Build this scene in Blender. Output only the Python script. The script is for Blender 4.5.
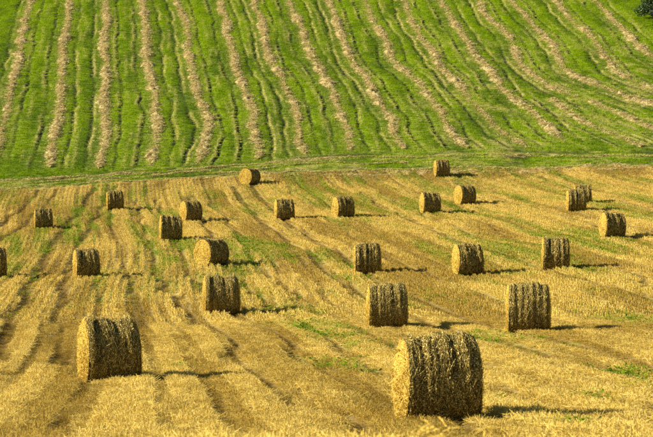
import bpy, math
import numpy as np
from mathutils import Vector, Matrix

# ------------------------------------------------------------------ camera, sky, sun, exposure
sc = bpy.context.scene
for o in list(bpy.data.objects):
    bpy.data.objects.remove(o, do_unlink=True)
col = sc.collection
CAM_Z = 9.0
cam_d = bpy.data.cameras.new('camera')
cam = bpy.data.objects.new('camera', cam_d); col.objects.link(cam)
cam_d.sensor_width = 36.0
cam_d.lens = 1760.0 / 653.0 * 36.0
cam_d.clip_start = 0.5; cam_d.clip_end = 6000
cam_d.dof.use_dof = True; cam_d.dof.focus_distance = 58.0; cam_d.dof.aperture_fstop = 5.0
cam.location = (0, 0, CAM_Z)
cam.rotation_euler = (math.radians(90) - math.atan(118.5 / 1760.0), 0, 0)
sc.camera = cam

SUN = Vector((-2.0, -0.17, 1.0)).normalized()          # towards the sun: left, square to the line of sight
world = bpy.data.worlds.new('World'); sc.world = world; world.use_nodes = True
wn = world.node_tree
bg = wn.nodes['Background']
sky = wn.nodes.new('ShaderNodeTexSky'); sky.sky_type = 'NISHITA'; sky.sun_disc = False
sky.sun_elevation = math.asin(SUN.z); sky.sun_rotation = math.atan2(SUN.x, SUN.y) % (2 * math.pi)
wn.links.new(sky.outputs[0], bg.inputs[0]); bg.inputs[1].default_value = 0.05
sun_d = bpy.data.lights.new('sun', 'SUN'); sun_d.energy = 5.0; sun_d.angle = math.radians(0.5)
sun_d.color = (1.0, 0.93, 0.80)
sun = bpy.data.objects.new('sun', sun_d); col.objects.link(sun)
sun.rotation_euler = (-SUN).to_track_quat('-Z', 'Y').to_euler(); sun.location = (-60, 40, 60)
sc.view_settings.view_transform = 'Standard'; sc.view_settings.look = 'None'
sc.view_settings.gamma = 1.0; sc.view_settings.use_curve_mapping = False
sc.view_settings.exposure = 1.22
sc.cycles.use_denoising = False
sc.cycles.max_bounces = 5; sc.cycles.diffuse_bounces = 2; sc.cycles.transparent_max_bounces = 4

rng = np.random.default_rng(7)

# ------------------------------------------------------------------ helpers
def hash2(i, j, s):
    n = (i.astype(np.int64) * 374761393 + j.astype(np.int64) * 668265263 + s * 974711) & 0x7fffffff
    n = ((n ^ (n >> 13)) * 1274126177) & 0x7fffffff
    return ((n ^ (n >> 16)) & 0xffff) / 65535.0
def noise2(x, y, s=0):
    x = np.asarray(x, float); y = np.asarray(y, float); x, y = np.broadcast_arrays(x, y)
    i = np.floor(x); j = np.floor(y); u = x - i; v = y - j
    u = u * u * (3 - 2 * u); v = v * v * (3 - 2 * v); i = i.astype(np.int64); j = j.astype(np.int64)
    return (hash2(i, j, s) * (1 - u) + hash2(i + 1, j, s) * u) * (1 - v) + (hash2(i, j + 1, s) * (1 - u) + hash2(i + 1, j + 1, s) * u) * v
def fbm(x, y, s=0, o=3):
    a = 0; w = 0.5
    for k in range(o):
        a = a + w * noise2(x * 2 ** k, y * 2 ** k, s + k * 17); w *= 0.5
    return a / (1 - 0.5 ** o)
def sstep(a, b, x):
    t = np.clip((np.asarray(x, float) - a) / (b - a), 0, 1); return t * t * (3 - 2 * t)
def gauss(x, w): return np.exp(-(x / w) ** 2)
def hermite(PX, PZ, y):
    PX = np.asarray(PX, float); PZ = np.asarray(PZ, float); y = np.asarray(y, float)
    h = np.diff(PX); dl = np.diff(PZ) / h; m = np.zeros_like(PX)
    m[1:-1] = (dl[:-1] * h[1:] + dl[1:] * h[:-1]) / (h[1:] + h[:-1]); m[0] = dl[0]; m[-1] = dl[-1]
    i = np.clip(np.searchsorted(PX, y) - 1, 0, len(h) - 1); t = (y - PX[i]) / h[i]
    lo = t < 0; hi = t > 1; tc = np.clip(t, 0, 1)
    r = PZ[i] * (2 * tc**3 - 3 * tc**2 + 1) + h[i] * m[i] * (tc**3 - 2 * tc**2 + tc) + PZ[i + 1] * (-2 * tc**3 + 3 * tc**2) + h[i] * m[i + 1] * (tc**3 - tc**2)
    return r + np.where(lo, t * h[i] * m[0], 0) + np.where(hi, (t - 1) * h[i] * m[-1], 0)

def mesh(name, verts, faces, smooth=True, attrs=None):
    """verts Nx3; faces MxK int array"""
    verts = np.ascontiguousarray(verts, dtype=np.float32); faces = np.ascontiguousarray(faces, dtype=np.int32)
    me = bpy.data.meshes.new(name); k = faces.shape[1]
    me.vertices.add(len(verts)); me.vertices.foreach_set('co', verts.ravel())
    me.loops.add(faces.size); me.loops.foreach_set('vertex_index', faces.ravel())
    me.polygons.add(len(faces)); me.polygons.foreach_set('loop_start', np.arange(0, faces.size, k, dtype=np.int32))
    me.polygons.foreach_set('loop_total', np.full(len(faces), k, dtype=np.int32))
    if smooth: me.polygons.foreach_set('use_smooth', np.ones(len(faces), dtype=bool))
    for n, a in (attrs or {}).items():
        at = me.attributes.new(n, 'FLOAT', 'POINT'); at.data.foreach_set('value', np.asarray(a, dtype=np.float32))
    me.update(calc_edges=True); return me
def obj(name, me, mat=None, parent=None, **props):
    o = bpy.data.objects.new(name, me); col.objects.link(o)
    if mat is not None and me is not None and len(me.materials) == 0: me.materials.append(mat)
    if parent is not None: o.parent = parent
    for k, v in props.items(): o[k] = v
    return o
def empty(name, loc, rz=0, **props):
    o = bpy.data.objects.new(name, None); col.objects.link(o); o.empty_display_size = 0.3
    o.location = loc; o.rotation_euler = (0, 0, rz)
    for k, v in props.items(): o[k] = v
    return o
def strips(P, Wd, width):
    """P: N x S x 3 points along each strand, Wd: N x 3 (or N x S x 3) sideways unit, width: N or N x S -> verts, quads"""
    N, S = P.shape[:2]
    if Wd.ndim == 2: Wd = Wd[:, None, :].repeat(S, 1)
    w = np.asarray(width)
    if w.ndim == 1: w = w[:, None].repeat(S, 1)
    V = np.stack([P - Wd * w[..., None] / 2, P + Wd * w[..., None] / 2], 2).reshape(-1, 3)
    b = (np.arange(N)[:, None] * S + np.arange(S - 1)[None, :]) * 2
    Fq = np.stack([b, b + 1, b + 3, b + 2], -1).reshape(-1, 4)
    return V, Fq
def unit(v): return v / np.maximum(np.linalg.norm(v, axis=-1, keepdims=True), 1e-9)

# ------------------------------------------------------------------ the lie of the land
PY = [-400, -60, -10, 0, 7, 11, 15, 22, 30, 43, 56, 68, 88, 105, 125, 140, 152, 162, 168, 174, 182, 200, 240, 300, 360, 430, 600, 1500]
PZ = [12, 9.0, 7.55, 7.4, 7.0, 6.58, 5.92, 4.62, 3.55, 2.35, 1.55, 0.9, 0.32, 0.25, 0.42, 0.62, 0.92, 1.6, 2.65, 4.25, 6.5, 11.4, 21.6, 36, 47, 53, 56, 60]
def H(x, y):
    x = np.asarray(x, float); y = np.asarray(y, float)
    k = sstep(35, 85, y); x2 = 60 * np.tanh(x / 60)
    und = .10 * np.sin(x * .21 + y * .11 + 1.) * np.sin(y * .16 - x * .05) + .06 * np.sin(x * .43 - y * .29)
    return hermite(PY, PZ, y) + .027 * x2 * k + und * np.clip((y - 25) / 20, 0, 1)

# centre lines of the straw windrows on the slope, world x,y from the top down
ROWS = [
 [(-41.4,250.4),(-40.0,235.3),(-37.5,216.9),(-36.3,205.2),(-34.5,191.8),(-33.7,182.8),(-32.7,173.2)],
 [(-36.2,249.7),(-34.4,234.8),(-32.8,220.2),(-31.1,207.4),(-29.9,199.0),(-28.3,186.0),(-27.6,176.7),(-26.9,169.9)],
 [(-31.0,248.6),(-29.1,233.6),(-27.6,220.0),(-25.9,207.4),(-24.3,195.2),(-23.2,185.7),(-22.4,175.9),(-21.9,169.5)],
 [(-25.9,248.4),(-23.3,230.1),(-21.6,214.3),(-20.1,201.7),(-18.6,191.9),(-17.3,181.2),(-17.0,175.6),(-16.8,169.9)],
 [(-20.9,247.5),(-18.3,229.0),(-16.5,211.6),(-14.5,197.0),(-13.3,188.4),(-12.2,182.3),(-12.1,175.0),(-12.4,169.9)],
 [(-15.1,247.0),(-12.7,226.1),(-11.0,209.2),(-8.9,196.2),(-8.0,187.4),(-7.0,174.7),(-7.0,171.1)],
 [(-10.2,246.0),(-8.2,227.9),(-6.4,207.3),(-4.1,194.6),(-3.1,184.0),(-2.7,175.8),(-2.0,171.4)],
 [(-5.0,244.8),(-3.1,224.8),(-1.9,211.7),(-0.1,200.4),(1.2,189.6),(2.1,177.6),(2.5,172.5)],
 [(0.2,244.9),(1.7,225.1),(3.0,206.6),(4.7,197.9),(5.7,189.3),(6.9,182.8),(7.0,176.9),(7.9,172.8)],
 [(5.3,244.2),(5.9,232.9),(7.5,217.8),(8.5,203.4),(10.1,197.6),(11.2,188.5),(11.9,184.6),(12.8,177.0),(13.8,172.9)],
 [(10.7,243.7),(11.0,227.2),(12.4,213.2),(12.8,206.0),(14.4,198.8),(15.5,189.4),(16.5,184.7),(17.4,178.7),(19.7,172.5)],
 [(15.6,243.0),(16.1,230.6),(17.0,218.4),(18.0,206.0),(19.0,198.1),(19.7,191.6),(21.5,184.2),(22.4,179.6),(23.7,174.2)],
 [(20.7,241.8),(21.1,227.9),(22.4,218.2),(22.6,203.8),(23.3,199.3),(24.9,193.7),(26.9,189.5)],
 [(24.0,189.3),(25.6,182.1),(28.0,177.0),(30.5,171.4)],
 [(25.3,241.8),(26.0,227.2),(27.3,216.2),(27.5,201.7),(28.1,198.1),(30.4,192.9),(32.9,188.2),(35.1,185.6),(38,181.5)],
 [(27.8,187.7),(30.0,183.5),(31.8,179.4),(33.7,175.5),(36,171.5)],
 [(30.8,241.1),(31.3,227.3),(32.2,218.8),(32.5,211.6),(32.6,204.7),(32.8,198.5),(34.4,194.1),(36.2,191.5),(40,186)],
 [(36.1,239.9),(36.8,225.5),(37.1,219.8),(37.6,212.7),(38.2,203.5),(40.5,196),(44,189)],
]
TOPPED = [1,1,1,1,1,1,1,1,1,1,1,1,1,0,1,0,1,1]          # rows that run on up the hill past the top of the picture
RX = []
for r, t in zip(ROWS, TOPPED):
    r = sorted(r, key=lambda p: p[1])
    if t: r.append((r[-1][0] + (r[-1][0] - r[-2][0]) / (r[-1][1] - r[-2][1]) * (272 - r[-1][1]) * 0.9, 272.0))
    RX.append((np.array([p[1] for p in r]), np.array([p[0] for p in r])))
def wob(i, y): return .30 * (noise2(y / 7.5, i * 3.1 + .5, 5) - .5) * 2 + .15 * (noise2(y / 1.6, i * 3.1 + .5, 9) - .5) * 2
def row_x(i, y): return hermite(RX[i][0], RX[i][1], y)

EDGE_X = [-400, -60, -30.9, -24.6, -18.2, -11, -3.4, 5, 14.4, 21.9, 31.6, 60, 400]
EDGE_Y = [150, 157, 161.2, 162, 163.3, 165.6, 166.1, 165.8, 165.6, 165.4, 164.6, 163, 155]
EDGEB_Y = [153, 160, 164.1, 165.9, 167.3, 168.8, 169.9, 170.2, 170.6, 170, 168.6, 167, 158]
def edge_y(x): return hermite(EDGE_X, EDGE_Y, x)
def edgeb_y(x): return hermite(EDGE_X, EDGEB_Y, x)

# wheel tracks and bands in the stubble: x as a function of y, half width, depth
TRK = [
 ([46.2,56.1,74.1,79.4,94.5,109.2,127.9,136.8,149.1,155.4,160],[-8.6,-10.3,-13.0,-13.6,-15.6,-17.4,-18.8,-19.4,-20.5,-20.9,-21.2], .55, 1.0),
 ([100,128.0,137.1,148.2,155.4,160],[-22.2,-23.8,-24.4,-25.4,-25.9,-26.2], .45, .8),
 ([60,72.4,85.6,105.2,126.7,150],[-6.2,-7.7,-9.7,-12.4,-15.5,-18.4], .4, .55),
 ([22,29.9,33.3,37.9,48.0,54.5,68.8,81.2,98.3,124.2,150],[.85,.2,-.5,-1.3,-2.5,-3.3,-5.4,-7.5,-9.8,-13.1,-16.2], .42, .9),
 ([36,41.5,48.8,54.3,61.9,73.8,94.3,124.5,150],[2.1,1.3,.4,-.3,-1.3,-2.8,-5.5,-8.6,-11.8], .42, .75),
 ([30,39.4,45,52.1,60.4,73.1,82.4,97.5,108.8,124.7,148.7,160],[9.6,7.4,6.0,4.6,3.2,1.6,.6,-.7,-2.3,-4.6,-7.3,-8.4], .5, 1.0),
 ([80,101,124.5,140.6,158],[21,18.8,16.5,13.9,11.8], .5, .75),
 ([50,69,76,91.1,108.4,128.9,150],[15.2,12.9,11.9,10,7.6,5.4,2.9], .45, .7),
 ([110,140.9,152.6,160.3],[25,21.9,20.6,19.5], .5, .7),
 ([24,40,55,75,95,120,150],[6.6,4.4,2.4,-.2,-2.9,-6.3,-9.8], .3, .35),
 ([28,45,60,80,100,130,158],[5.0,9.2,8.0,5.6,3.1,-.5,-3.6], .35, .4),
 ([45,60,80,100,130,158],[15.5,13.6,14.2,12.3,9.3,6.2], .35, .4),
 ([22,30,40,52,66,84],[-3.2,-4.3,-5.6,-7.2,-8.7,-11], .34, .5),
]
def row_u(x, y):                                              # the coordinate across the drill rows
    return x + .125 * y + .55 * np.sin(y / 21.0) * sstep(40, 90, y) + .25 * np.sin(y / 9. + x * .1)
def stubble_masks(x, y):
    """track, green, tone in 0..1 for points of the stubble field"""
    tr = np.zeros_like(x)
    for k, (ty, tx, hw, dp) in enumerate(TRK):
        c = np.interp(y, ty, tx) + .25 * (noise2(y / 4., k * 7.3, 31) - .5) * 2
        on = ((y > ty[0] - 1) & (y < ty[-1] + 1)) * (.45 + .75 * fbm(y / 7., k * 3.3 + x * .15, 41))
        for off in (0., 1.7):
            tr = np.maximum(tr, gauss(x - c - off, hw * .55) * dp * 1.75 * on * (1 if off == 0 else .75))
    u = row_u(x, y)
    uw = u + .5 * (noise2(u / 3.1, y / 30., 33) - .5) * 2; ph = np.mod(uw, 2.9)
    fine = np.maximum(gauss(ph - .7, .17), .8 * gauss(ph - 2.2, .14)) * sstep(.30, .6, fbm(u / 3., y / 24., 34))
    tr = np.maximum(tr, .62 * fine)
    tone = fbm(u / 1.1, y / 34., 51, 3) * .72 + fbm(x / 2.2, y / 7., 61, 3) * .28 + .06
    tone = .5 + 1.35 * (tone - .5) - .22 * sstep(6.5, 3.0, edge_y(x) - y) * sstep(-12, -2, x) * (.5 + .8 * noise2(x / 1.3, y / .45, 35))
    g = sstep(.45, .63, fbm(u / 2.3, y / 17., 71, 3)) * sstep(60, 112, y) * (.5 + .7 * fbm(x / 2., y / 4., 72))
    g = np.maximum(g, .75 * sstep(.56, .70, fbm(u / 3.5, y / 22., 76, 3)) * sstep(115, 145, y))
    band = gauss(u - (np.interp(95., TRK[5][0], TRK[5][1]) + .125 * 95), 1.1) * sstep(150, 60, y) * sstep(45, 60, y)
    g = np.maximum(g, band * sstep(.42, .62, fbm(x / 1.6, y / 4., 77, 2)) * .8)
    for (gx, gy, rx, ry, s) in GREEN:
        g = np.maximum(g, s * gauss((x - gx) / (1.3 * rx) + (y - gy) * .12 / rx, 1) * gauss((y - gy) / (1.4 * ry), 1) * sstep(.25, .8, noise2(x * 2.6, y * 1.1, 73)))
    streak = sstep(.40, .62, noise2(u / .36, y / 9., 78))
    g = g * (1 - sstep(60, 85, y) * (1 - .15 - .85 * streak))
    g = g * sstep(.0, 2.0, edge_y(x) - y + 1.2)
    return np.clip(tr, 0, 1), np.clip(g, 0, 1), np.clip(tone, 0, 1)
GREEN = [(-3.0,75.5,.8,2.2,1),(-1.5,68.4,.9,2.4,1),(-.2,56.5,.7,2.6,1),(.6,50.9,.5,1.8,.9),(-.3,45.3,.55,.9,.9),(.8,42.8,.3,.6,.9),
 (9.7,64.9,.6,1.5,.9),(10.8,60,.8,2.2,.7),(3.5,26.9,.34,.4,1),(5.6,34.9,.4,.8,.7),(3.1,32.7,.35,.6,.7),(7.2,41.8,.5,1.0,.8),(6.8,37.4,.4,.9,.8),(-4.0,45.0,.25,.6,1),
 (-21.5,147,1.3,6,1),(-8.6,146,1.6,9,1),(-12.3,152,1.5,5,.8),(-6.6,128,1.0,4,.6),(-4.5,157,1.6,4,.8),(.5,153,1.8,6,.8),(6.5,152,1.4,7,.8),(11,150,1.6,7,.8),(18,150,1.4,6,.9),(13.2,154,1.0,5,.6),
 (-5.4,92,.5,4,.8),(-4.5,81,.8,4,.7),(-25,150,1.2,6,.5),(16.5,115,1.2,4,.5),(12.8,98,1.5,4,.5),(17.5,92,1.0,3,.6),(9,122,1.5,4,.4)]

def meadow_masks(x, y):
    """track, dry, tone for points of the green slope"""
    tr = np.zeros_like(x); dry = np.zeros_like(x); lane_sheen = np.zeros_like(x)
    for i in range(len(RX)):
        ys, xs = RX[i]
        c = row_x(i, y); sl = (row_x(i, y + .5) - row_x(i, y - .5))
        ca = 1 / np.sqrt(1 + np.clip(sl, -1.2, 1.2) ** 2)
        on = sstep(ys[0] - 1.5, ys[0] + 1.5, y) * (y < ys[-1] + .5)
        q = (x - c) * ca
        lane_sheen = lane_sheen + on * sstep(2.7, 2.3, np.abs(q)) * np.tanh(q * 3) * (.6 if i % 2 else 1.)
        for sd, sg in ((-1, 3), (1, 4)):
            w = .22 * (noise2(y / 3.1, i * 5.7 + sg, 81) - .5) * 2 + .10 * (noise2(y / 1.1, i * 5.7 + sg, 82) - .5) * 2
            dq = q - sd * 1.55 - w
            on2 = on * (.55 + .7 * sstep(.2, .6, noise2(y / 6., i * 9.1 + sg, 83)))
            tr = np.maximum(tr, gauss(dq, .17) * on2)
            dry = np.maximum(dry, .95 * gauss(dq - .34 * (1 if (i + sg) % 2 else -1), .16) * on2 * sstep(.25, .5, noise2(y / 4.3, i * 4.1 + sg, 84)))
        dry = np.maximum(dry, .8 * gauss(q - wob(i, y), .75) * on * (.35 + .6 * noise2(y / 1.2, x / .8, 85)))
        mid = q - 2.55 - .3 * (noise2(y / 5., i * 3.9, 97) - .5) * 2
        dry = np.maximum(dry, .75 * gauss(mid, .15) * on * sstep(.35, .6, noise2(y / 5., i * 2.9, 98)))
    # one long fold where the mower turned on the right of the slope
    dry = np.maximum(dry, .75 * sstep(.54, .70, fbm(x / 1.6 + y * .35, y / 3.4 - x * .12, 86)) * sstep(4, 16, x) * sstep(228, 200, y))
    eb = y - edgeb_y(x)
    dry = np.maximum(dry, .7 * gauss(eb, .5) * sstep(.3, .6, noise2(x / 3.3, y * .2, 87)))
    dry = np.maximum(dry, .75 * sstep(1.3, -.3, y - edge_y(x) + (noise2(x / 1.2, y, 88) - .5) * 1.5))
    tr = np.maximum(tr, .8 * gauss(eb - 1.1, .35) * sstep(.4, .6, noise2(x / 4., 3.3, 89)))
    tr = np.maximum(tr, .7 * gauss(y - edge_y(x) - 1.0, .3) * sstep(.45, .6, noise2(x / 2.7, 8.3, 90)))
    zone = sstep(-4.5, -2.5, eb) * sstep(2.6, 1.0, eb); hs = noise2(x / 2.6, (y - edgeb_y(x)) / .34, 96)
    tr = np.maximum(tr, zone * .75 * sstep(.62, .8, hs)); dry = np.maximum(dry, zone * .8 * sstep(.38, .2, hs))
    tone = .55 * fbm(x / 2.6, y / 9., 91) + .45 * fbm(x / .9, y / 1.6, 92) + .10 * np.clip(lane_sheen, -1, 1)  # light-dark sheen of leaning mown grass is painted into tone by lane
    return np.clip(tr, 0, 1), np.clip(dry, 0, 1), np.clip(tone, 0, 1)
def is_meadow(x, y): return y > edge_y(x)
def G(x, y):                                                   # full ground height
    x = np.asarray(x, float); y = np.asarray(y, float)
    z = H(x, y)
    inb = (np.abs(x) < 70) & (y > 15) & (y < 275)
    if not np.any(inb): return z
    xs, ys_ = np.broadcast_arrays(x, y); xs = xs.ravel(); ys_ = ys_.ravel(); z = np.broadcast_to(z, np.broadcast(x, y).shape).copy()
    zf = z.ravel(); ib = np.broadcast_to(inb, z.shape).ravel()
    m = ib & is_meadow(xs, ys_); s = ib & ~m
    if m.any():
        t, d, _ = meadow_masks(xs[m], ys_[m]); zf[m] += -.13 * t + .05 * d + .06 * (fbm(xs[m] / 1.1, ys_[m] / 1.3, 93) - .5)
    if s.any():
        t, g, tn = stubble_masks(xs[s], ys_[s])
        zf[s] += -.08 * t + .05 * (fbm(xs[s] / 1.0, ys_[s] / 1.6, 94) - .5) + .06 * (tn - .5) + .06 * (fbm(row_u(xs[s], ys_[s]) / 1.3, ys_[s] / 3.2, 95, 2) - .5)
    return zf.reshape(z.shape)

# ------------------------------------------------------------------ materials
def mat_new(name):
    m = bpy.data.materials.new(name); m.use_nodes = True; nt = m.node_tree
    for n in list(nt.nodes):
        if n.type != 'OUTPUT_MATERIAL': nt.nodes.remove(n)
    return m, nt, nt.nodes['Material Output']
def N(nt, t, **kw):
    n = nt.nodes.new(t)
    for k, v in kw.items(): setattr(n, k, v)
    return n
def mix(nt, fac, a, b, mode='MIX'):
    n = N(nt, 'ShaderNodeMix', data_type='RGBA', blend_type=mode)
    for s, v in ((0, fac), (6, a), (7, b)):
        if hasattr(v, 'is_linked'): nt.links.new(v, n.inputs[s])
        else: n.inputs[s].default_value = v if s == 0 else (*v, 1)
    return n.outputs[2]
def attr(nt, name, typ='GEOMETRY'):
    n = N(nt, 'ShaderNodeAttribute', attribute_name=name, attribute_type=typ); return n.outputs['Fac']
def noise(nt, scale, detail=3, vec=None, sx=None):
    n = N(nt, 'ShaderNodeTexNoise'); n.inputs['Scale'].default_value = scale; n.inputs['Detail'].default_value = detail
    g = N(nt, 'ShaderNodeNewGeometry').outputs['Position'] if vec is None else vec
    if sx:
        mp = N(nt, 'ShaderNodeMapping'); mp.inputs['Scale'].default_value = sx; nt.links.new(g, mp.inputs[0]); g = mp.outputs[0]
    nt.links.new(g, n.inputs['Vector']); return n.outputs['Fac']
def ramp(nt, fac, a, b):
    n = N(nt, 'ShaderNodeMapRange'); n.inputs[1].default_value = a; n.inputs[2].default_value = b
    nt.links.new(fac, n.inputs[0]); return n.outputs[0]
def mul(nt, a, b):
    n = N(nt, 'ShaderNodeMath', operation='MULTIPLY')
    for i, v in enumerate((a, b)):
        if hasattr(v, 'is_linked'): nt.links.new(v, n.inputs[i])
        else: n.inputs[i].default_value = v
    return n.outputs[0]
def finish_diffuse(nt, out, c, bump=None, rough=.9, dist=.03):
    b = N(nt, 'ShaderNodeBsdfPrincipled'); b.inputs['Roughness'].default_value = rough
    b.inputs['Specular IOR Level'].default_value = .15
    nt.links.new(c, b.inputs['Base Color'])
    if bump is not None:
        bn = N(nt, 'ShaderNodeBump'); bn.inputs['Strength'].default_value = .8; bn.inputs['Distance'].default_value = dist
        nt.links.new(bump, bn.inputs['Height']); nt.links.new(bn.outputs[0], b.inputs['Normal'])
    nt.links.new(b.outputs[0], out.inputs[0])
def finish_leaf(nt, out, c, trans=.35, gloss=.0):
    d = N(nt, 'ShaderNodeBsdfDiffuse'); t = N(nt, 'ShaderNodeBsdfTranslucent'); mx = N(nt, 'ShaderNodeMixShader')
    mx.inputs[0].default_value = trans
    nt.links.new(c, d.inputs[0]); nt.links.new(c, t.inputs[0]); nt.links.new(d.outputs[0], mx.inputs[1]); nt.links.new(t.outputs[0], mx.inputs[2])
    o = mx.outputs[0]
    if gloss:
        g = N(nt, 'ShaderNodeBsdfGlossy'); g.inputs['Roughness'].default_value = .45; g.inputs[0].default_value = (1, .95, .8, 1)
        m2 = N(nt, 'ShaderNodeMixShader'); m2.inputs[0].default_value = gloss
        nt.links.new(o, m2.inputs[1]); nt.links.new(g.outputs[0], m2.inputs[2]); o = m2.outputs[0]
    nt.links.new(o, out.inputs[0])

STRAW_A = (.66, .490, .115); STRAW_B = (.51, .35, .055); STRAW_PALE = (.80, .645, .25)
SOIL = (.17, .105, .03)
m_field, nt, out = mat_new('stubble_ground')
c = mix(nt, ramp(nt, noise(nt, 6., 6), .35, .7), (.29, .21, .055), (.52, .40, .12))
c = mix(nt, ramp(nt, attr(nt, 'tone'), .38, .62), mix(nt, .6, c, SOIL), c)
c = mix(nt, mul(nt, attr(nt, 'track'), .85), c, (.13, .075, .010))
c = mix(nt, mul(nt, attr(nt, 'green'), .8), c, (.13, .19, .012))
finish_diffuse(nt, out, c, noise(nt, 22., 6), dist=.06)

m_meadow, nt, out = mat_new('meadow_ground')
c = mix(nt, ramp(nt, attr(nt, 'tone'), .3, .7), (.075, .115, .006), (.16, .21, .010))
c = mix(nt, mul(nt, attr(nt, 'dry'), .8), c, (.40, .33, .10))
c = mix(nt, attr(nt, 'track'), c, (.022, .024, .005))
finish_diffuse(nt, out, c, noise(nt, 9., 5), dist=.08)

def straw_mat(name, A, B, pale, inst, trans=.3, p0=.52, p1=.72):
    m, nt, out = mat_new(name)
    if inst:
        rnd = N(nt, 'ShaderNodeObjectInfo').outputs['Random']; typ = 'INSTANCER'
    else:
        rnd = attr(nt, 'rnd'); typ = 'GEOMETRY'
    c = mix(nt, rnd, A, B)
    c = mix(nt, ramp(nt, noise(nt, 37., 2), p0, p1), c, pale)
    if inst:
        c = mix(nt, ramp(nt, attr(nt, 'tone', typ), .40, .58), mix(nt, .68, c, (.30, .190, .030)), c)
        c = mix(nt, mul(nt, attr(nt, 'track', typ), .8), c, (.17, .100, .016))
        c = mix(nt, mul(nt, attr(nt, 'green', typ), .62), c, (.19, .26, .016))
    finish_leaf(nt, out, c, trans)
    return m
m_stub = straw_mat('stubble_stalks', STRAW_A, STRAW_B, STRAW_PALE, True)
m_bale_straw = straw_mat('bale_straw', (.60, .425, .075), (.38, .24, .035), (.74, .58, .17), False, .12)
m_wind_straw = straw_mat('windrow_straw', (.60, .48, .20), (.42, .31, .11), (.72, .61, .31), False, .25)

def solid_straw(name, a, b, scale, bump=.05):
    m, nt, out = mat_new(name)
    c = mix(nt, ramp(nt, noise(nt, scale, 6, N(nt, 'ShaderNodeTexCoord').outputs['Object']), .35, .68), a, b)
    finish_diffuse(nt, out, c, noise(nt, scale * 1.7, 6, N(nt, 'ShaderNodeTexCoord').outputs['Object']), dist=bump)
    return m
m_bale_side = solid_straw('bale_side', (.035, .022, .005), (.16, .108, .021), 26.)  # weathered roll side; albedo also lowered to put deeper shade into the colour
m_side_straw = straw_mat('bale_side_straw', (.38, .27, .058), (.09, .056, .010), (.88, .72, .27), False, .03, .52, .66)  # darker than the end straw, deepening the side's shade by colour
m_bale_end = solid_straw('bale_end', (.22, .130, .018), (.58, .385, .065), 22.)
m_mound = solid_straw('windrow_mound', (.24, .18, .065), (.50, .39, .16), 7., .12)

m_grass, nt, out = mat_new('meadow_grass_blades')
rnd = N(nt, 'ShaderNodeObjectInfo').outputs['Random']
c = mix(nt, ramp(nt, attr(nt, 'tone', 'INSTANCER'), .32, .68), (.07, .14, .001), (.26, .38, .002))
c = mix(nt, mul(nt, rnd, .5), c, (.18, .27, .002))
c = mix(nt, mul(nt, attr(nt, 'dry', 'INSTANCER'), .85), c, (.47, .46, .085))
c = mix(nt, mul(nt, attr(nt, 'track', 'INSTANCER'), .7), c, (.04, .055, .006))
finish_leaf(nt, out, c, .35)
m_weed, nt, out = mat_new('weed_leaves')
rnd = N(nt, 'ShaderNodeObjectInfo').outputs['Random']
c = mix(nt, rnd, (.11, .19, .010), (.22, .30, .016)); finish_leaf(nt, out, c, .35)
m_leaf, nt, out = mat_new('tree_leaves')
c = mix(nt, ramp(nt, noise(nt, 1.4, 3), .35, .65), (.012, .034, .010), (.035, .075, .016)); finish_leaf(nt, out, c, .2, .04)
m_bark = solid_straw('bark', (.06, .045, .03), (.13, .10, .07), 9., .03)

# ------------------------------------------------------------------ the ground: stubble field and green slope
def axis(parts):
    return np.unique(np.round(np.concatenate([np.arange(a, b, s) for a, b, s in parts]), 4))
gx = axis([(-1500, -400, 150), (-400, -120, 35), (-120, -60, 6), (-60, -46, 1.2), (-46, -14, .17), (-14, 14, .14), (14, 46, .17), (46, 60, 1.2), (60, 120, 6), (120, 400, 35), (400, 1501, 150)])
gy = axis([(-400, -20, 40), (-20, 8, 2), (8, 24, .4), (24, 60, .25), (60, 160, .42), (160, 176, .25), (176, 256, .5), (256, 300, 3), (300, 600, 20), (600, 1501, 100)])
X, Y = np.meshgrid(gx, gy); Z = G(X, Y)
nx, ny = len(gx), len(gy)
V = np.stack([X, Y, Z], -1).reshape(-1, 3)
ii = (np.arange(ny - 1)[:, None] * nx + np.arange(nx - 1)[None, :]).ravel()
Q = np.stack([ii, ii + 1, ii + nx + 1, ii + nx], -1)
cx = V[Q].mean(1); med = is_meadow(cx[:, 0], cx[:, 1])
def sub(Qs, name, masks, names, mat, label):
    used, inv = np.unique(Qs, return_inverse=True); v = V[used]
    at = dict(zip(names, masks(v[:, 0], v[:, 1])))
    o = obj(name, mesh(name, v, inv.reshape(-1, 4), True, at), mat, kind='structure', label=label)
    return o
sub(Q[~med], 'stubble_field', stubble_masks, ('track', 'green', 'tone'), m_field, 'golden harvested stubble field with curving wheel tracks')
sub(Q[med], 'meadow_hillside', meadow_masks, ('track', 'dry', 'tone'), m_meadow, 'green mown hillside striped with straw windrows')

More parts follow.
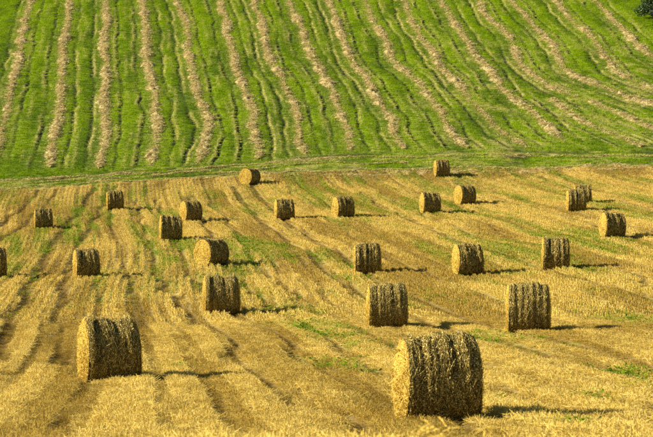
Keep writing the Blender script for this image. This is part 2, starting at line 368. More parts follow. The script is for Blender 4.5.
# ------------------------------------------------------------------ scattering (stuff nobody could count)
def proto(name, V, Fq, mat):
    me = mesh(name, V, Fq, False); me.materials.append(mat)
    return bpy.data.objects.new(name, me)                       # not linked: only a source of instances
def scatter(name, P, rz, scl, attrs, variant, protos, **props):
    me = bpy.data.meshes.new(name); me.vertices.add(len(P)); me.vertices.foreach_set('co', P.astype(np.float32).ravel())
    a = me.attributes.new('rotz', 'FLOAT_VECTOR', 'POINT'); r = np.zeros((len(P), 3), np.float32)
    rz = np.asarray(rz)
    if rz.ndim == 2: r[:] = rz
    else: r[:, 2] = rz
    a.data.foreach_set('vector', r.ravel())
    a = me.attributes.new('scl', 'FLOAT_VECTOR', 'POINT'); a.data.foreach_set('vector', scl.astype(np.float32).ravel())
    a = me.attributes.new('variant', 'INT', 'POINT'); a.data.foreach_set('value', variant.astype(np.int32))
    for k, v in attrs.items():
        a = me.attributes.new(k, 'FLOAT', 'POINT'); a.data.foreach_set('value', v.astype(np.float32))
    o = obj(name, me, None, kind='stuff', **props)
    g = bpy.data.node_groups.new(name + '_scatter', 'GeometryNodeTree')
    g.interface.new_socket('Geometry', in_out='INPUT', socket_type='NodeSocketGeometry')
    g.interface.new_socket('Geometry', in_out='OUTPUT', socket_type='NodeSocketGeometry')
    gi = g.nodes.new('NodeGroupInput'); go = g.nodes.new('NodeGroupOutput')
    mp = g.nodes.new('GeometryNodeMeshToPoints'); iop = g.nodes.new('GeometryNodeInstanceOnPoints')
    jn = g.nodes.new('GeometryNodeJoinGeometry')
    for pr in reversed(protos):
        oi = g.nodes.new('GeometryNodeObjectInfo'); oi.inputs['Object'].default_value = pr; oi.inputs['As Instance'].default_value = True
        g.links.new(oi.outputs['Geometry'], jn.inputs[0])
    def na(nm, ty):
        n = g.nodes.new('GeometryNodeInputNamedAttribute'); n.data_type = ty; n.inputs['Name'].default_value = nm; return n.outputs['Attribute']
    g.links.new(gi.outputs[0], mp.inputs[0]); g.links.new(mp.outputs[0], iop.inputs['Points'])
    g.links.new(jn.outputs[0], iop.inputs['Instance']); iop.inputs['Pick Instance'].default_value = True
    g.links.new(na('variant', 'INT'), iop.inputs['Instance Index'])
    g.links.new(na('rotz', 'FLOAT_VECTOR'), iop.inputs['Rotation']); g.links.new(na('scl', 'FLOAT_VECTOR'), iop.inputs['Scale'])
    g.links.new(iop.outputs[0], go.inputs[0])
    md = o.modifiers.new('scatter', 'NODES'); md.node_group = g
    return o

def stalk_patch(n_up, n_lie, L, Wd, w_up, w_lie, seed, sig=.055, hmin=.09, hmax=.20):
    r = np.random.default_rng(seed)
    # standing stalks, in a row along Y
    x = r.normal(0, sig, n_up); y = r.uniform(-L / 2, L / 2, n_up); h = r.uniform(hmin, hmax, n_up)
    lean = r.normal(0, .22, (n_up, 2))
    P = np.zeros((n_up, 2, 3)); P[:, 0] = np.stack([x, y, np.full(n_up, -.02)], -1)
    P[:, 1] = P[:, 0] + np.stack([lean[:, 0] * h, lean[:, 1] * h, h], -1)
    a = r.uniform(0, np.pi, n_up); Wv = np.stack([np.cos(a), np.sin(a), 0 * a], -1)
    V1, F1 = strips(P, Wv, r.uniform(.7, 1.3, n_up) * w_up)
    # straw lying about
    x = r.uniform(-Wd / 2, Wd / 2, n_lie); y = r.uniform(-L / 2, L / 2, n_lie); ln = r.uniform(.10, .34, n_lie)
    a = r.normal(np.pi / 2, .7, n_lie); el = r.normal(.08, .22, n_lie); z = r.uniform(.02, .09, n_lie)
    d = np.stack([np.cos(a) * np.cos(el), np.sin(a) * np.cos(el), np.sin(el)], -1)
    C = np.stack([x, y, z], -1); P = np.stack([C - d * ln[:, None] / 2, C + d * ln[:, None] / 2], 1)
    up = unit(r.normal(0, 1, (n_lie, 3)) + [0, 0, .6]); V2, F2 = strips(P, unit(np.cross(d, up)), r.uniform(.7, 1.3, n_lie) * w_lie)
    return np.concatenate([V1, V2]), np.concatenate([F1, F2 + len(V1)])

near_p = [proto('stalks', *stalk_patch(120, 80, .5, .36, .0062, .0055, 100 + k, .055, .06, .16), m_stub) for k in range(5)]
far_p = [proto('stalks', *stalk_patch(40, 9, .62, .34, .017, .014, 200 + k, .036), m_stub) for k in range(5)]

def field_points(y0, y1, step, margin):
    us = []; ys = np.arange(y0, y1, step)
    P = []
    for y in ys:
        hw = y * .186 * 1.03 + margin
        ux0 = row_u(-hw, y); ux1 = row_u(hw, y)
        k = np.arange(math.ceil(ux0 / .33), math.floor(ux1 / .33)) * .33
        x = k - .125 * y - .55 * np.sin(y / 21.0) * sstep(40, 90, y)
        for _ in range(2): x = k - (row_u(x, y) - x)
        P.append(np.stack([x, np.full_like(x, y)], -1))
    return np.concatenate(P)
# bales stand on bare places: keep stalks from poking through them
BALES = [  # x, y, yaw degrees, scale
 (1.85,29.45,7.0,1.0,'largest straw bale at the front, lit end at its left, right of centre'),
 (-5.15,41.40,16.5,1.0,'big straw bale alone at lower left, its left end in sun'),
 (6.42,55.65,-5.4,1.0,'large straw bale seen side-on at right, nearest one on that side'),
 (2.00,57.95,1.3,.97,'straw bale just behind and to the left of the largest front bale'),
 (-4.11,68.55,6.5,1.0,'straw bale beside the bright green weed patches, below the turned bale'),
 (-12.01,87.75,15.0,.95,'straw bale at left, in the row just above the lower-left bale'),
 (-6.19,94.45,38.2,.975,'straw bale turned to show its round sunlit end, left of centre'),
 (2.07,88.40,.6,1.0,'side-on straw bale near the middle, above the one left of the largest bale'),
 (6.90,85.65,9.9,.975,'straw bale right of centre with lit left end, between two side-on bales'),
 (11.39,87.25,-5.5,1.0,'narrow side-on straw bale at right, above the large side-on bale'),
 (17.15,105.35,7.2,.985,'rightmost straw bale, by the right edge of the picture'),
 (18.12,127.60,-.5,1.02,'front straw bale of the overlapping pair at the right'),
 (19.50,133.6,-5.1,.92,'rear straw bale of the overlapping pair, half hidden by the front one'),
 (10.81,137.40,20.8,.98,'small straw bale lower right of the farthest right bale, lit left end'),
 (7.72,130.90,8.8,1.01,'small straw bale lower left of the farthest right bale'),
 (1.19,126.30,18.5,1.01,'small straw bale at centre, right one of two side by side'),
 (-3.03,126.10,8.7,.98,'small straw bale at centre, left one of two side by side'),
 (-9.81,127.25,23.0,.96,'small straw bale with lit round end, above the side-on bale left of centre'),
 (-9.84,110.80,7.4,1.04,'side-on straw bale just above the turned bale, left of centre'),
 (-17.00,141.40,10.0,.97,'small far straw bale below the edge strip, second from the left edge'),
 (-20.43,126.75,10.6,.94,'small straw bale nearest the left edge among the far bales'),
 (-17.27,90.75,12.7,1.02,'straw bale cut off by the left edge of the picture'),
 (-7.05,161.50,49.2,.97,'farthest straw bale on the left, turned, against the green slope'),
 (10.63,162.20,6.9,1.0,'farthest straw bale on the right, under the green slope'),
]
def near_bale(x, y, r=.75):
    m = np.zeros(len(x), bool)
    for b in BALES:
        a = math.radians(b[2]); dx = x - b[0]; dy = y - b[1]
        lx = dx * math.cos(a) + dy * math.sin(a); ly = -dx * math.sin(a) + dy * math.cos(a)
        m |= (np.abs(lx) < .66) & (np.abs(ly) < .43)
    return m
def make_stubble(name, y0, y1, step, protos, label):
    p = field_points(y0, y1, step, 5.0)
    n = len(p); p[:, 0] += rng.normal(0, .02, n); p[:, 1] += rng.uniform(-.25, .25, n) * step
    keep = (~is_meadow(p[:, 0], p[:, 1] + .4)) & ~near_bale(p[:, 0], p[:, 1])
    p = p[keep]; n = len(p); tr, g, tn = stubble_masks(p[:, 0], p[:, 1])
    keep = rng.uniform(0, 1, n) > .35 * tr; p = p[keep]; tr = tr[keep]; g = g[keep]; tn = tn[keep]; n = len(p)
    z = G(p[:, 0], p[:, 1])
    sl = (row_u(p[:, 0], p[:, 1] + .3) - row_u(p[:, 0], p[:, 1] - .3)) / .6
    rz = np.arctan(sl) + np.where(rng.uniform(0, 1, n) < .5, np.pi, 0) + rng.normal(0, .1, n)
    s = rng.uniform(.85, 1.2, n); sz = s * (1 - .72 * tr) * (.75 + .5 * tn)
    gy_ = (H(p[:, 0], p[:, 1] + .3) - H(p[:, 0], p[:, 1] - .3)) / .6
    scatter(name, np.stack([p[:, 0], p[:, 1], z], -1), np.stack([np.arctan(gy_), 0 * gy_, rz], -1) * [[0, 0, 1]], np.stack([s, s, sz], -1),
            {'track': tr, 'green': g, 'tone': np.clip(tn + rng.normal(0, .05, n), 0, 1)}, rng.integers(0, len(protos), n), protos, label=label, category='stubble')
    return p
make_stubble('near_stubble', 9, 62, .36, near_p, 'cut straw stubble around the front bales')
make_stubble('far_stubble', 62, 168, .5, far_p, 'rows of cut straw stubble across the middle and far field')

# weeds
def weed_patch(seed):
    r = np.random.default_rng(seed); n = 30
    C = np.stack([r.normal(0, .15, n), r.normal(0, .15, n), r.uniform(.03, .17, n)], -1)
    d = unit(np.stack([r.normal(0, 1, n), r.normal(0, 1, n), r.normal(.1, .4, n)], -1)); ln = r.uniform(.05, .10, n)
    P = np.stack([C - d * ln[:, None] / 2, C, C + d * ln[:, None] / 2], 1); up = unit(r.normal(0, .5, (n, 3)) + [0, 0, 1])
    w = np.stack([ln * .15, ln * .6, ln * .1], -1)
    return strips(P, unit(np.cross(d, up)), w)
weed_p = [proto('weed', *weed_patch(300 + k), m_weed) for k in range(4)]
wp = []
for (y0, y1, dens) in ((22, 60, 9.), (60, 110, 5.0), (110, 167, 3.4)):
    hw = y1 * .192 + 4; n = int(2 * hw * (y1 - y0) * dens)
    x = rng.uniform(-hw, hw, n); y = rng.uniform(y0, y1, n)
    t, g, tn = stubble_masks(x, y); k = (rng.uniform(0, 1, n) < g ** 1.1 * 1.2 * (1.0 if y1 < 115 else .8)) & (np.abs(x) < y * .192 + 4) & ~is_meadow(x, y) & ~near_bale(x, y)
    wp.append(np.stack([x[k], y[k]], -1))
wp = np.concatenate(wp); n = len(wp); s = rng.uniform(.6, 1.25, n)
scatter('green_weeds', np.stack([wp[:, 0], wp[:, 1], G(wp[:, 0], wp[:, 1])], -1), rng.uniform(0, 6.28, n), np.stack([s, s, s], -1), {}, rng.integers(0, 4, n), weed_p,
        label='low green weeds growing in patches through the stubble', category='weeds')

# meadow grass
def grass_patch(seed, n=60, R=.30):
    r = np.random.default_rng(seed)
    b = np.stack([r.uniform(-R, R, n), r.uniform(-R, R, n), np.full(n, -.02)], -1); h = r.uniform(.05, .13, n)
    ln = r.normal(0, .5, (n, 2)); P = np.zeros((n, 3, 3)); P[:, 0] = b
    P[:, 1] = b + np.stack([ln[:, 0] * h * .35, ln[:, 1] * h * .35, h * .65], -1); P[:, 2] = b + np.stack([ln[:, 0] * h, ln[:, 1] * h, h], -1)
    a = r.uniform(0, np.pi, n); w = np.stack([np.full(n, .022), np.full(n, .018), np.full(n, .004)], -1)
    return strips(P, np.stack([np.cos(a), np.sin(a), 0 * a], -1), w)
grass_p = [proto('grass', *grass_patch(400 + k), m_grass) for k in range(5)]
P = []
for y in np.arange(161, 258, .40):
    hw = y * .186 * 1.03 + 5; x = np.arange(-hw, hw, .40); P.append(np.stack([x, np.full_like(x, y)], -1))
p = np.concatenate(P); p += rng.uniform(-.2, .2, p.shape); p = p[is_meadow(p[:, 0], p[:, 1])]
tr, dr, tn = meadow_masks(p[:, 0], p[:, 1]); k = rng.uniform(0, 1, len(p)) > 1.25 * tr
p = p[k]; tr = tr[k]; dr = dr[k]; tn = tn[k]; n = len(p); s = rng.uniform(.8, 1.25, n)
scatter('meadow_grass', np.stack([p[:, 0], p[:, 1], G(p[:, 0], p[:, 1])], -1), rng.uniform(0, 6.28, n), np.stack([s, s, s * (.7 + .8 * tn) * (1 - .6 * tr)], -1),
        {'track': tr, 'dry': dr * rng.uniform(.5, 1.2, n), 'tone': np.clip(tn + rng.normal(0, .07, n), 0, 1)}, rng.integers(0, 5, n), grass_p,
        label='short mown green grass covering the slope', category='grass')

# ------------------------------------------------------------------ straw windrows
def straw_along(cx, cy, cz, hgt, wid, ca, n_per_m, L, wS, lS, seed):
    """random straws lying over a mound"""
    r = np.random.default_rng(seed); n = int(n_per_m * L); i = r.integers(0, len(cx) - 1, n); f = r.uniform(0, 1, n)
    lx = cx[i] * (1 - f) + cx[i + 1] * f; ly = cy[i] * (1 - f) + cy[i + 1] * f
    q = np.where(r.uniform(0, 1, n) < (.36 if seed >= 509 else .22), r.normal(0, 1.1, n), np.clip(r.normal(0, .45, n), -1.25, 1.25)); W = wid[i]
    X = lx + q * W * ca[i]; Yp = ly + q * W * ca[i] * 0
    cl = fbm(X / .42, Yp / .38, seed, 2); ok = r.uniform(0, 1, n) < sstep(.30, .58, cl) * .92 + .08
    i = i[ok]; q = q[ok]; X = X[ok]; Yp = Yp[ok]; cl = cl[ok]; n = int(ok.sum())
    Zp = G(X, Yp) + hgt[i] * np.clip(1 - q ** 2, 0, 1) * np.clip(-.6 + 2.8 * cl, 0, 1.6) + r.uniform(0, .06, n)
    a = r.normal(0, .8, n); el = r.normal(.1, .35, n); ln = r.uniform(.35, 1, n) * lS
    d = np.stack([np.cos(a) * np.cos(el), np.sin(a) * np.cos(el), np.sin(el)], -1); C = np.stack([X, Yp, Zp], -1)
    P = np.stack([C - d * ln[:, None] / 2, C + d * ln[:, None] / 2], 1)
    up = unit(r.normal(0, .8, (n, 3)) + [0, 0, .8]); Vs, Fs = strips(P, unit(np.cross(d, up)), r.uniform(.6, 1.3, n) * wS)
    return Vs, Fs, r.uniform(0, 1, n).repeat(4)
def windrow(i, cx, cy, wid, hgt, ca, label, group, n_per_m=190, straw_w=.028, straw_l=.48):
    k = 11; q = np.linspace(-1.1, 1.1, k)
    X = cx[:, None] + q[None] * (wid * ca)[:, None]; Yp = cy[:, None] + 0 * X
    lump = fbm(X / .40, Yp / .36, 120 + i, 3)
    Zp = G(X, Yp) - .05 + hgt[:, None] * np.clip(1 - q[None] ** 2, -.1, 1) * np.clip(-1.1 + 3.9 * lump, -.3, 2)
    base = np.array([cx.mean(), cy.mean(), 0]); base[2] = float(G(base[0], base[1]))
    Vm = np.stack([X, Yp, Zp], -1).reshape(-1, 3) - base
    m = len(cx); a = (np.arange(m - 1)[:, None] * k + np.arange(k - 1)[None]).ravel(); Fm = np.stack([a, a + 1, a + k + 1, a + k], -1)
    L = float(np.hypot(np.diff(cx), np.diff(cy)).sum())
    Vs, Fs, rr = straw_along(cx, cy, None, hgt * 1.0, wid, ca, n_per_m, L, straw_w, straw_l, 500 + i)
    t = empty('straw_windrow', tuple(base), 0, label=label, category='windrow', group=group)
    obj('mound', mesh('mound', Vm, Fm), m_mound, t)
    obj('loose_straw', mesh('loose_straw', Vs - base, Fs, False, {'rnd': rr}), m_wind_straw, t, kind='stuff')
ORD = ['leftmost straw windrow on the green slope, cut by the left edge', 'second straw windrow from the left on the green slope', 'third straw windrow from the left, running almost straight up the slope',
 'fourth straw windrow from the left on the green slope', 'fifth straw windrow from the left, bowing right near its foot', 'sixth straw windrow from the left, ending above the farthest left bale',
 'seventh straw windrow from the left on the green slope', 'eighth straw windrow from the left, at the middle of the slope', 'ninth straw windrow from the left, with a kink low down',
 'tenth straw windrow from the left, reaching down near the farthest right bale', 'eleventh straw windrow from the left, sweeping right at its foot', 'twelfth straw windrow from the left, with a sideways jog half way',
 'thirteenth straw windrow from the left, fading out half way down the slope', 'short straw windrow low on the right slope, lower of the two short ones',
 'fourteenth straw windrow along the slope top, bending flat to the right edge', 'short straw windrow on the right slope, upper of the two short ones',
 'second straw windrow in from the dark trees at the right', 'rightmost straw windrow, running just below the dark trees']
for i in range(len(RX)):
    ys, xs = RX[i]; cy = np.arange(ys[0], ys[-1], .24); cx = row_x(i, cy) + wob(i, cy)
    sl = np.gradient(row_x(i, cy), cy); ca = np.sqrt(1 + np.clip(sl, -1.5, 1.5) ** 2)
    patch = noise2(cy / 4.7, i * 2.3, 130); fl = .55 * noise2(cy / 1.3, i * 2.3, 131) + .45 * noise2(cy / .5, i * 2.3, 132)
    thin = np.where(i >= 9, .55, 1.0)
    wid = (.52 + .32 * patch + .80 * (fl - .5)) * np.minimum(1, (cy - ys[0]) / 1.5 + .3)
    hgt = (.07 + .26 * fl) * (.5 + .7 * patch)
    gp = sstep(.18, .5, .6 * noise2(cy / 2.4, i * 7.7, 134) + .4 * noise2(cy / .8, i * 7.7, 135)); wid *= .42 + .58 * gp; hgt *= .2 + .8 * gp
    if i >= 9:                                               # the rows on the right are raked thinner and broken up
        gap = sstep(.22, .45, noise2(cy / 3.3, i * 6.1, 133)); wid *= .45 + .55 * gap; hgt *= .25 + .75 * gap
    windrow(i, cx, cy, wid, hgt, ca, ORD[i], 'straw windrows down the green slope')
# ragged straw lines along the edge between slope and stubble
def edge_line(i, fy, x0, x1, label, wid0, off):
    cx = np.arange(x0, x1, .22); cy = fy(cx) + off + .8 * (noise2(cx / 4.1, i * 4.4, 140) - .5) * 2 + .35 * (noise2(cx / 1.1, i * 4.4, 139) - .5) * 2
    gap = sstep(.38, .62, noise2(cx / 2.6, i * 5.5, 141)); wid = wid0 * (.4 + 1.0 * noise2(cx / .9, i * 3.3, 142)) * (.15 + .85 * gap); hgt = (.02 + .2 * gap * noise2(cx / .7, i + 2.2, 143))
    # built across: swap the roles of x and y
    k = 7; q = np.linspace(-1.1, 1.1, k); Yp = cy[:, None] + q[None] * wid[:, None]; X = cx[:, None] + 0 * Yp
    Zp = G(X, Yp) - .04 + hgt[:, None] * np.clip(1 - q[None] ** 2, -.1, 1) * (.3 + 1.4 * fbm(X / .5, Yp / .5, 145 + i))
    base = np.array([cx.mean(), cy.mean(), 0]); base[2] = float(G(base[0], base[1]))
    Vm = np.stack([X, Yp, Zp], -1).reshape(-1, 3) - base; m = len(cx); a = (np.arange(m - 1)[:, None] * k + np.arange(k - 1)[None]).ravel(); Fm = np.stack([a, a + k, a + k + 1, a + 1], -1)
    r = np.random.default_rng(900 + i); n = int((x1 - x0) * 60); j = r.integers(0, m, n); qq = np.clip(r.normal(0, .6, n), -1.8, 1.8)
    PX_ = cx[j] + r.uniform(-.1, .1, n); PY_ = cy[j] + qq * wid[j]; PZ_ = G(PX_, PY_) + hgt[j] * np.clip(1 - qq ** 2, 0, 1) + r.uniform(0, .06, n)
    al = r.normal(0, .7, n); el = r.normal(.05, .3, n); ln = r.uniform(.25, .6, n); d = np.stack([np.cos(al) * np.cos(el), np.sin(al) * np.cos(el), np.sin(el)], -1); C = np.stack([PX_, PY_, PZ_], -1)
    Vs, Fs = strips(np.stack([C - d * ln[:, None] / 2, C + d * ln[:, None] / 2], 1), unit(np.cross(d, unit(r.normal(0, .8, (n, 3)) + [0, 0, .8]))), r.uniform(.6, 1.3, n) * .024)
    t = empty('straw_line', tuple(base), 0, label=label, category='windrow', group='straw lines along the field edge')
    obj('mound', mesh('mound', Vm, Fm), m_mound, t)
    obj('loose_straw', mesh('loose_straw', Vs - base, Fs, False, {'rnd': r.uniform(0, 1, n).repeat(4)}), m_wind_straw, t, kind='stuff')
edge_line(0, edge_y, -38, 38, 'long ragged straw line right on the edge of stubble and green slope', .42, .1)
edge_line(1, edgeb_y, -38, 38, 'thin broken straw line in the grass across the foot of the windrows', .30, 0)
edge_line(2, edge_y, -4, 38, 'low straw litter line on the stubble, nearest the far right bale', .8, -1.9)
edge_line(3, edgeb_y, -30, 8, 'faint straw line in the grass strip, left half, between the other two', .2, -1.5)

# ------------------------------------------------------------------ bales
R0, L0 = .80, 1.22
def bale_meshes(seed, n_side, n_end, sw):
    r = np.random.default_rng(seed); ph = r.uniform(0, 50)
    cz = R0 - .035
    def rad(th, a):
        # th: 0 = towards the camera (-y), pi/2 = up.  a: -L/2..L/2
        e = np.abs(a) / (L0 / 2); sh = -.022 * sstep(.90, 1.0, e) - .010 * sstep(.4, 1, e)
        wander = .05 * (fbm(th * 1.1 + ph, a * 0 + ph, 3) - .5)
        rib = noise2((a + wander) / .11 + ph, th * .22 + ph, 4) - .5
        rib2 = noise2((a + wander) / .05 + ph, th * .9 + ph, 6) - .5
        loose = .45 + .55 * sstep(-.9, .6, np.sin(th))
        return R0 + sh + (.17 * rib + .06 * rib2) * loose + .030 * (fbm(th * 3 + ph, a * 3 + ph, 8) - .5) + .022 * (fbm(th * 14 + ph, a * 22 + ph, 9) - .5)
    def pos(th, a, lift=0):
        rr = rad(th, a) + lift; z = cz + rr * np.sin(th)
        z = np.where(z < .10, .10 - (.10 - z) * .45, z); z = np.maximum(z, -.02)
        y = -rr * np.cos(th) * (1 + .02 * (1 - np.sin(th)))
        return np.stack([a * (1 + .055 * (.5 - z / 1.6)), y, z], -1)
    nt_, na = 150, 46
    th = np.linspace(0, 2 * np.pi, nt_, endpoint=False) - np.pi / 2; a = np.linspace(-L0 / 2, L0 / 2, na)
    A, T = np.meshgrid(a, th); Vv = pos(T, A).reshape(-1, 3)
    i = np.arange(nt_)[:, None]; j = np.arange(na - 1)[None]; i2 = (i + 1) % nt_
    F = np.stack([i * na + j, i * na + j + 1, i2 * na + j + 1, i2 * na + j], -1).reshape(-1, 4)
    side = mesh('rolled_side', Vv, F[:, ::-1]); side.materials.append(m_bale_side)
    # loose straw on the side, mostly wound round the roll
    n = n_side; t0 = r.uniform(-np.pi / 2, 1.5 * np.pi, n); a0 = r.uniform(-L0 / 2, L0 / 2, n)
    ang = r.normal(0, .5, n); ln = r.uniform(.05, .22, n)
    stick = np.where(r.uniform(0, 1, n) < .08, r.uniform(.02, .085, n), r.uniform(.0, .022, n)) * (.5 + .7 * sstep(-.6, .6, np.sin(t0)))
    Pp = np.stack([pos(t0 + (s - .5) * ln * np.cos(ang) / R0, np.clip(a0 + (s - .5) * ln * np.sin(ang), -L0 / 2 - .03, L0 / 2 + .03), .004 + stick * f) for s, f in ((0, .25), (.5, .6), (1, 1.0))], 1)
    nrm = unit(np.stack([0 * t0, -np.cos(t0), np.sin(t0)], -1)); d = unit(Pp[:, 2] - Pp[:, 0]); tw = unit(nrm + r.normal(0, .5, (n, 3)))
    V1, F1 = strips(Pp, unit(np.cross(d, tw)), r.uniform(.6, 1.3, n) * sw)
    s_side = mesh('loose_straw', V1, F1, False, {'rnd': r.uniform(0, 1, n).repeat(6)}); s_side.materials.append(m_side_straw)
    # tufts hanging over the rim
    ends = []
    for sd in (-1, 1):
        nr_, nt2 = 26, 120; rr = np.linspace(.0, 1, nr_); tt = np.linspace(0, 2 * np.pi, nt2, endpoint=False) - np.pi / 2
        def epos(rf, th, lift=0):
            ring = pos(th, np.full_like(th, sd * L0 / 2)); ctr = np.array([sd * L0 / 2, 0, cz - .01])
            p = ctr + (ring - ctr) * rf[..., None]
            p[..., 0] = sd * L0 / 2 * (1 + .055 * (.5 - p[..., 2] / 1.5)); spir = np.sin((rf * 8 - th / (2 * np.pi) * 1.0) * 2 * np.pi)
            bul = .045 * np.cos(rf * np.pi / 2) + .020 * spir * sstep(.05, .3, rf) + .035 * (fbm(p[..., 1] * 5 + ph, p[..., 2] * 5 + sd, 11) - .5) + .03 * (fbm(p[..., 1] * 19 + ph, p[..., 2] * 19, 12) - .5)
            p[..., 0] += sd * (bul * sstep(1.0, .9, rf) + lift); return p
        RR, TT = np.meshgrid(rr, tt); Ve = epos(RR, TT).reshape(-1, 3)
        i = np.arange(nt2)[:, None]; j = np.arange(nr_ - 1)[None]; i2 = (i + 1) % nt2
        Fe = np.stack([i * nr_ + j, i * nr_ + j + 1, i2 * nr_ + j + 1, i2 * nr_ + j], -1).reshape(-1, 4)
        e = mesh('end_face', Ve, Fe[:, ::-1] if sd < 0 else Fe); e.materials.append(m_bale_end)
        n = n_end; rf = np.sqrt(r.uniform(.01, 1, n)); t0 = r.uniform(0, 6.283, n); ln = r.uniform(.06, .24, n); ang = r.normal(0, .55, n)
        pts = []
        for s in (-.5, 0, .5):
            f2 = np.clip(rf + s * ln * np.sin(ang) / R0, .0, 1.04); t2 = t0 + s * ln * np.cos(ang) / np.maximum(rf * R0, .12)
            pts.append(epos(f2, t2, .006 + (s + .5) * np.where(r.uniform(0, 1, n) < .15, .06, .015)))
        Pp = np.stack(pts, 1); d = unit(Pp[:, 2] - Pp[:, 0]); tw = unit(np.array([sd, 0, 0]) + r.normal(0, .5, (n, 3)))
        V2, F2 = strips(Pp, unit(np.cross(d, tw)), r.uniform(.6, 1.3, n) * sw)
        es = mesh('loose_straw', V2, F2, False, {'rnd': r.uniform(0, 1, n).repeat(6)}); es.materials.append(m_bale_straw)
        ends.append((e, es))
    return side, s_side, ends
def fallen_mesh(seed):
    r = np.random.default_rng(seed); n = 700
    t0 = r.uniform(0, 6.283, n); f = 1 + np.abs(r.normal(0, .16, n)); X = .60 * f * np.sign(np.cos(t0)) * np.abs(np.cos(t0)) ** .5; Yp = .44 * f * np.sign(np.sin(t0)) * np.abs(np.sin(t0)) ** .5
    C = np.stack([X, Yp, .03 + r.uniform(0, .11, n) * np.clip(2.2 - 1.2 * f, .2, 1)], -1); a = r.uniform(0, 6.283, n); el = r.normal(.1, .35, n)
    d = np.stack([np.cos(a) * np.cos(el), np.sin(a) * np.cos(el), np.sin(el)], -1); ln = r.uniform(.06, .26, n)
    Vf, Ff = strips(np.stack([C - d * ln[:, None] / 2, C + d * ln[:, None] / 2], 1), unit(np.cross(d, unit(r.normal(0, 1, (n, 3))))), r.uniform(.005, .009, n))
    me = mesh('fallen_straw', Vf, Ff, False, {'rnd': r.uniform(0, 1, n).repeat(4)}); me.materials.append(m_bale_straw); return me
fallen = [fallen_mesh(70), fallen_mesh(71)]
kinds_near = [bale_meshes(11 + k, 7500, 3200, .0075) for k in range(3)]
kinds_far = [bale_meshes(31 + k, 2600, 1000, .014) for k in range(4)]
for k, (x, y, yaw, s, label) in enumerate(BALES):
    side, ss, ends = kinds_near[k % 3] if k < 5 else kinds_far[k % 4]
    z = float(np.min(G(np.array([x - .5, x, x + .5]), np.array([y, y, y])))) - .03
    t = empty('straw_bale', (x, y, z), math.radians(yaw), label=label, category='straw bale', group='round straw bales on the stubble')
    vr = np.random.default_rng(60 + k).uniform(-1, 1, 4)
    t.scale = (s * (1 + .035 * vr[0]), s * (1 + .03 * vr[1]), s * (1 + .018 * vr[2])); t.rotation_euler[1] = math.radians(1.3 * vr[3])
    o = obj('rolled_side', side, None, t); obj('loose_straw', ss, None, o, kind='stuff')
    if k < 5: obj('fallen_straw', fallen[k % 2], None, t, kind='stuff')
    for (e, es) in ends:
        o = obj('end_face', e, None, t); obj('loose_straw', es, None, o, kind='stuff')

# ------------------------------------------------------------------ straw clump on the brow right before the camera
r = np.random.default_rng(77); n = 1800
C = np.stack([.70 + r.normal(0, .34, n), 11.2 + r.normal(0, .3, n)], -1); hgt = .44 * np.exp(-((C[:, 0] - .70) / .42) ** 2) * (.35 + .9 * noise2(C[:, 0] / .13, C[:, 1] / .2, 150))
P0 = np.stack([C[:, 0], C[:, 1], G(C[:, 0], C[:, 1]) + np.minimum(hgt, .36) * r.uniform(.3, 1, n)], -1)
el = np.clip(r.normal(.1, .3, n), -.5, .45); a = r.uniform(0, 6.28, n); d = np.stack([np.cos(a) * np.cos(el), np.sin(a) * np.cos(el), np.sin(el)], -1); ln = r.uniform(.04, .13, n)
Pp = np.stack([P0, P0 + d * ln[:, None] * .5 + [0, 0, .01], P0 + d * ln[:, None]], 1)
Vc, Fc = strips(Pp, unit(np.cross(d, unit(r.normal(0, 1, (n, 3))))), r.uniform(.005, .009, n))
base = np.array([.74, 11.2, float(G(.74, 11.2))])
obj('straw_clump', mesh('straw_clump', Vc - base, Fc, False, {'rnd': r.uniform(0, 1, n).repeat(6)}), m_stub if False else m_bale_straw, kind='stuff', label='blurred clump of loose straw at the bottom edge in front of the largest bale', category='straw').location = base

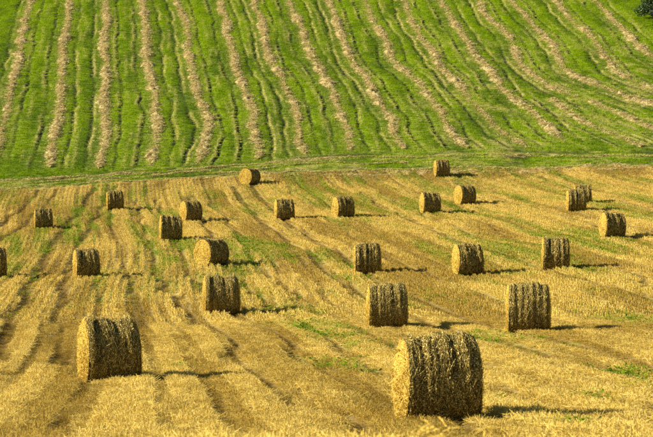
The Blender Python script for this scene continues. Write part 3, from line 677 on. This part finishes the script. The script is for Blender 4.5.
# ------------------------------------------------------------------ dark trees at the top right corner
def tree(x, y, h, rx, seed, label, n_leaf, low=.12):
    r = np.random.default_rng(seed); z = float(G(x, y)) - .1
    t = empty('dark_tree', (x, y, z), 0, label=label, category='tree', group='dark trees at the top of the slope')
    Vt = []; Ft = []
    def limb(p0, p1, r0, r1, S=6, K=8):
        p0 = np.array(p0, float); p1 = np.array(p1, float); d = unit(p1 - p0); u = unit(np.cross(d, [.3, .9, .1])); v = np.cross(d, u)
        o = sum(len(q) for q in Vt); s = np.linspace(0, 1, S); ang = np.linspace(0, 2 * np.pi, K, endpoint=False)
        c = p0 + (p1 - p0) * s[:, None] + np.stack([np.sin(s * 4 + seed) * .05, np.cos(s * 3) * .05, 0 * s], -1) * np.linalg.norm(p1 - p0) * .3
        rad = r0 + (r1 - r0) * s
        Vt.append((c[:, None] + rad[:, None, None] * (np.cos(ang)[None, :, None] * u + np.sin(ang)[None, :, None] * v)).reshape(-1, 3))
        i = np.arange(S - 1)[:, None]; j = np.arange(K)[None]; j2 = (j + 1) % K
        Ft.append(o + np.stack([i * K + j, i * K + j2, (i + 1) * K + j2, (i + 1) * K + j], -1).reshape(-1, 4))
    limb((0, 0, -.3), (.1, 0, h * .55), .05 * h * .6, .02 * h * .5)
    tips = []
    for k in range(26):
        zz = h * r.uniform(low, .8); a = r.uniform(0, 6.28); q = rx * (1 - ((zz / h - .45) / .62) ** 2) ** .5 * r.uniform(.55, .95)
        tip = (q * math.cos(a), q * math.sin(a), min(h * .97, zz + r.uniform(.1, .18) * h)); tips.append(tip)
        limb((.05, 0, min(zz * .75, h * .5)), tip, .012 * h, .004 * h)
    tips.append((0, 0, h * .95))
    obj('trunk', mesh('trunk', np.concatenate(Vt), np.concatenate(Ft)), m_bark, t)
    tips = np.array(tips); i = r.integers(0, len(tips), n_leaf); v = unit(r.normal(0, 1, (n_leaf, 3))); rr = r.uniform(.3, 1, n_leaf) ** .5 * r.uniform(.5, 1.1, len(tips))[i] * rx * .36
    C = tips[i] + v * rr[:, None] * [1, 1, .8]; C[:, 2] = np.maximum(C[:, 2], .05 + r.uniform(0, .3, n_leaf))
    d = unit(r.normal(0, 1, (n_leaf, 3)) + [0, 0, -.3]); ln = r.uniform(.10, .22, n_leaf)
    Pp = np.stack([C - d * ln[:, None] / 2, C + [0, 0, .01], C + d * ln[:, None] / 2], 1)
    Vl, Fl = strips(Pp, unit(np.cross(d, unit(v + r.normal(0, .5, v.shape)))), np.stack([ln * .15, ln * .62, ln * .1], -1))
    obj('crown', mesh('crown', Vl, Fl, False), m_leaf, t)
tree(42.0, 226.3, 6.5, 2.9, 3, 'dark leafy tree at the top right corner, cut by the picture edge', 16000, .02)
tree(41.7, 220.3, 1.7, 1.1, 5, 'small dark bush at the right edge below the corner tree', 2200, .05)
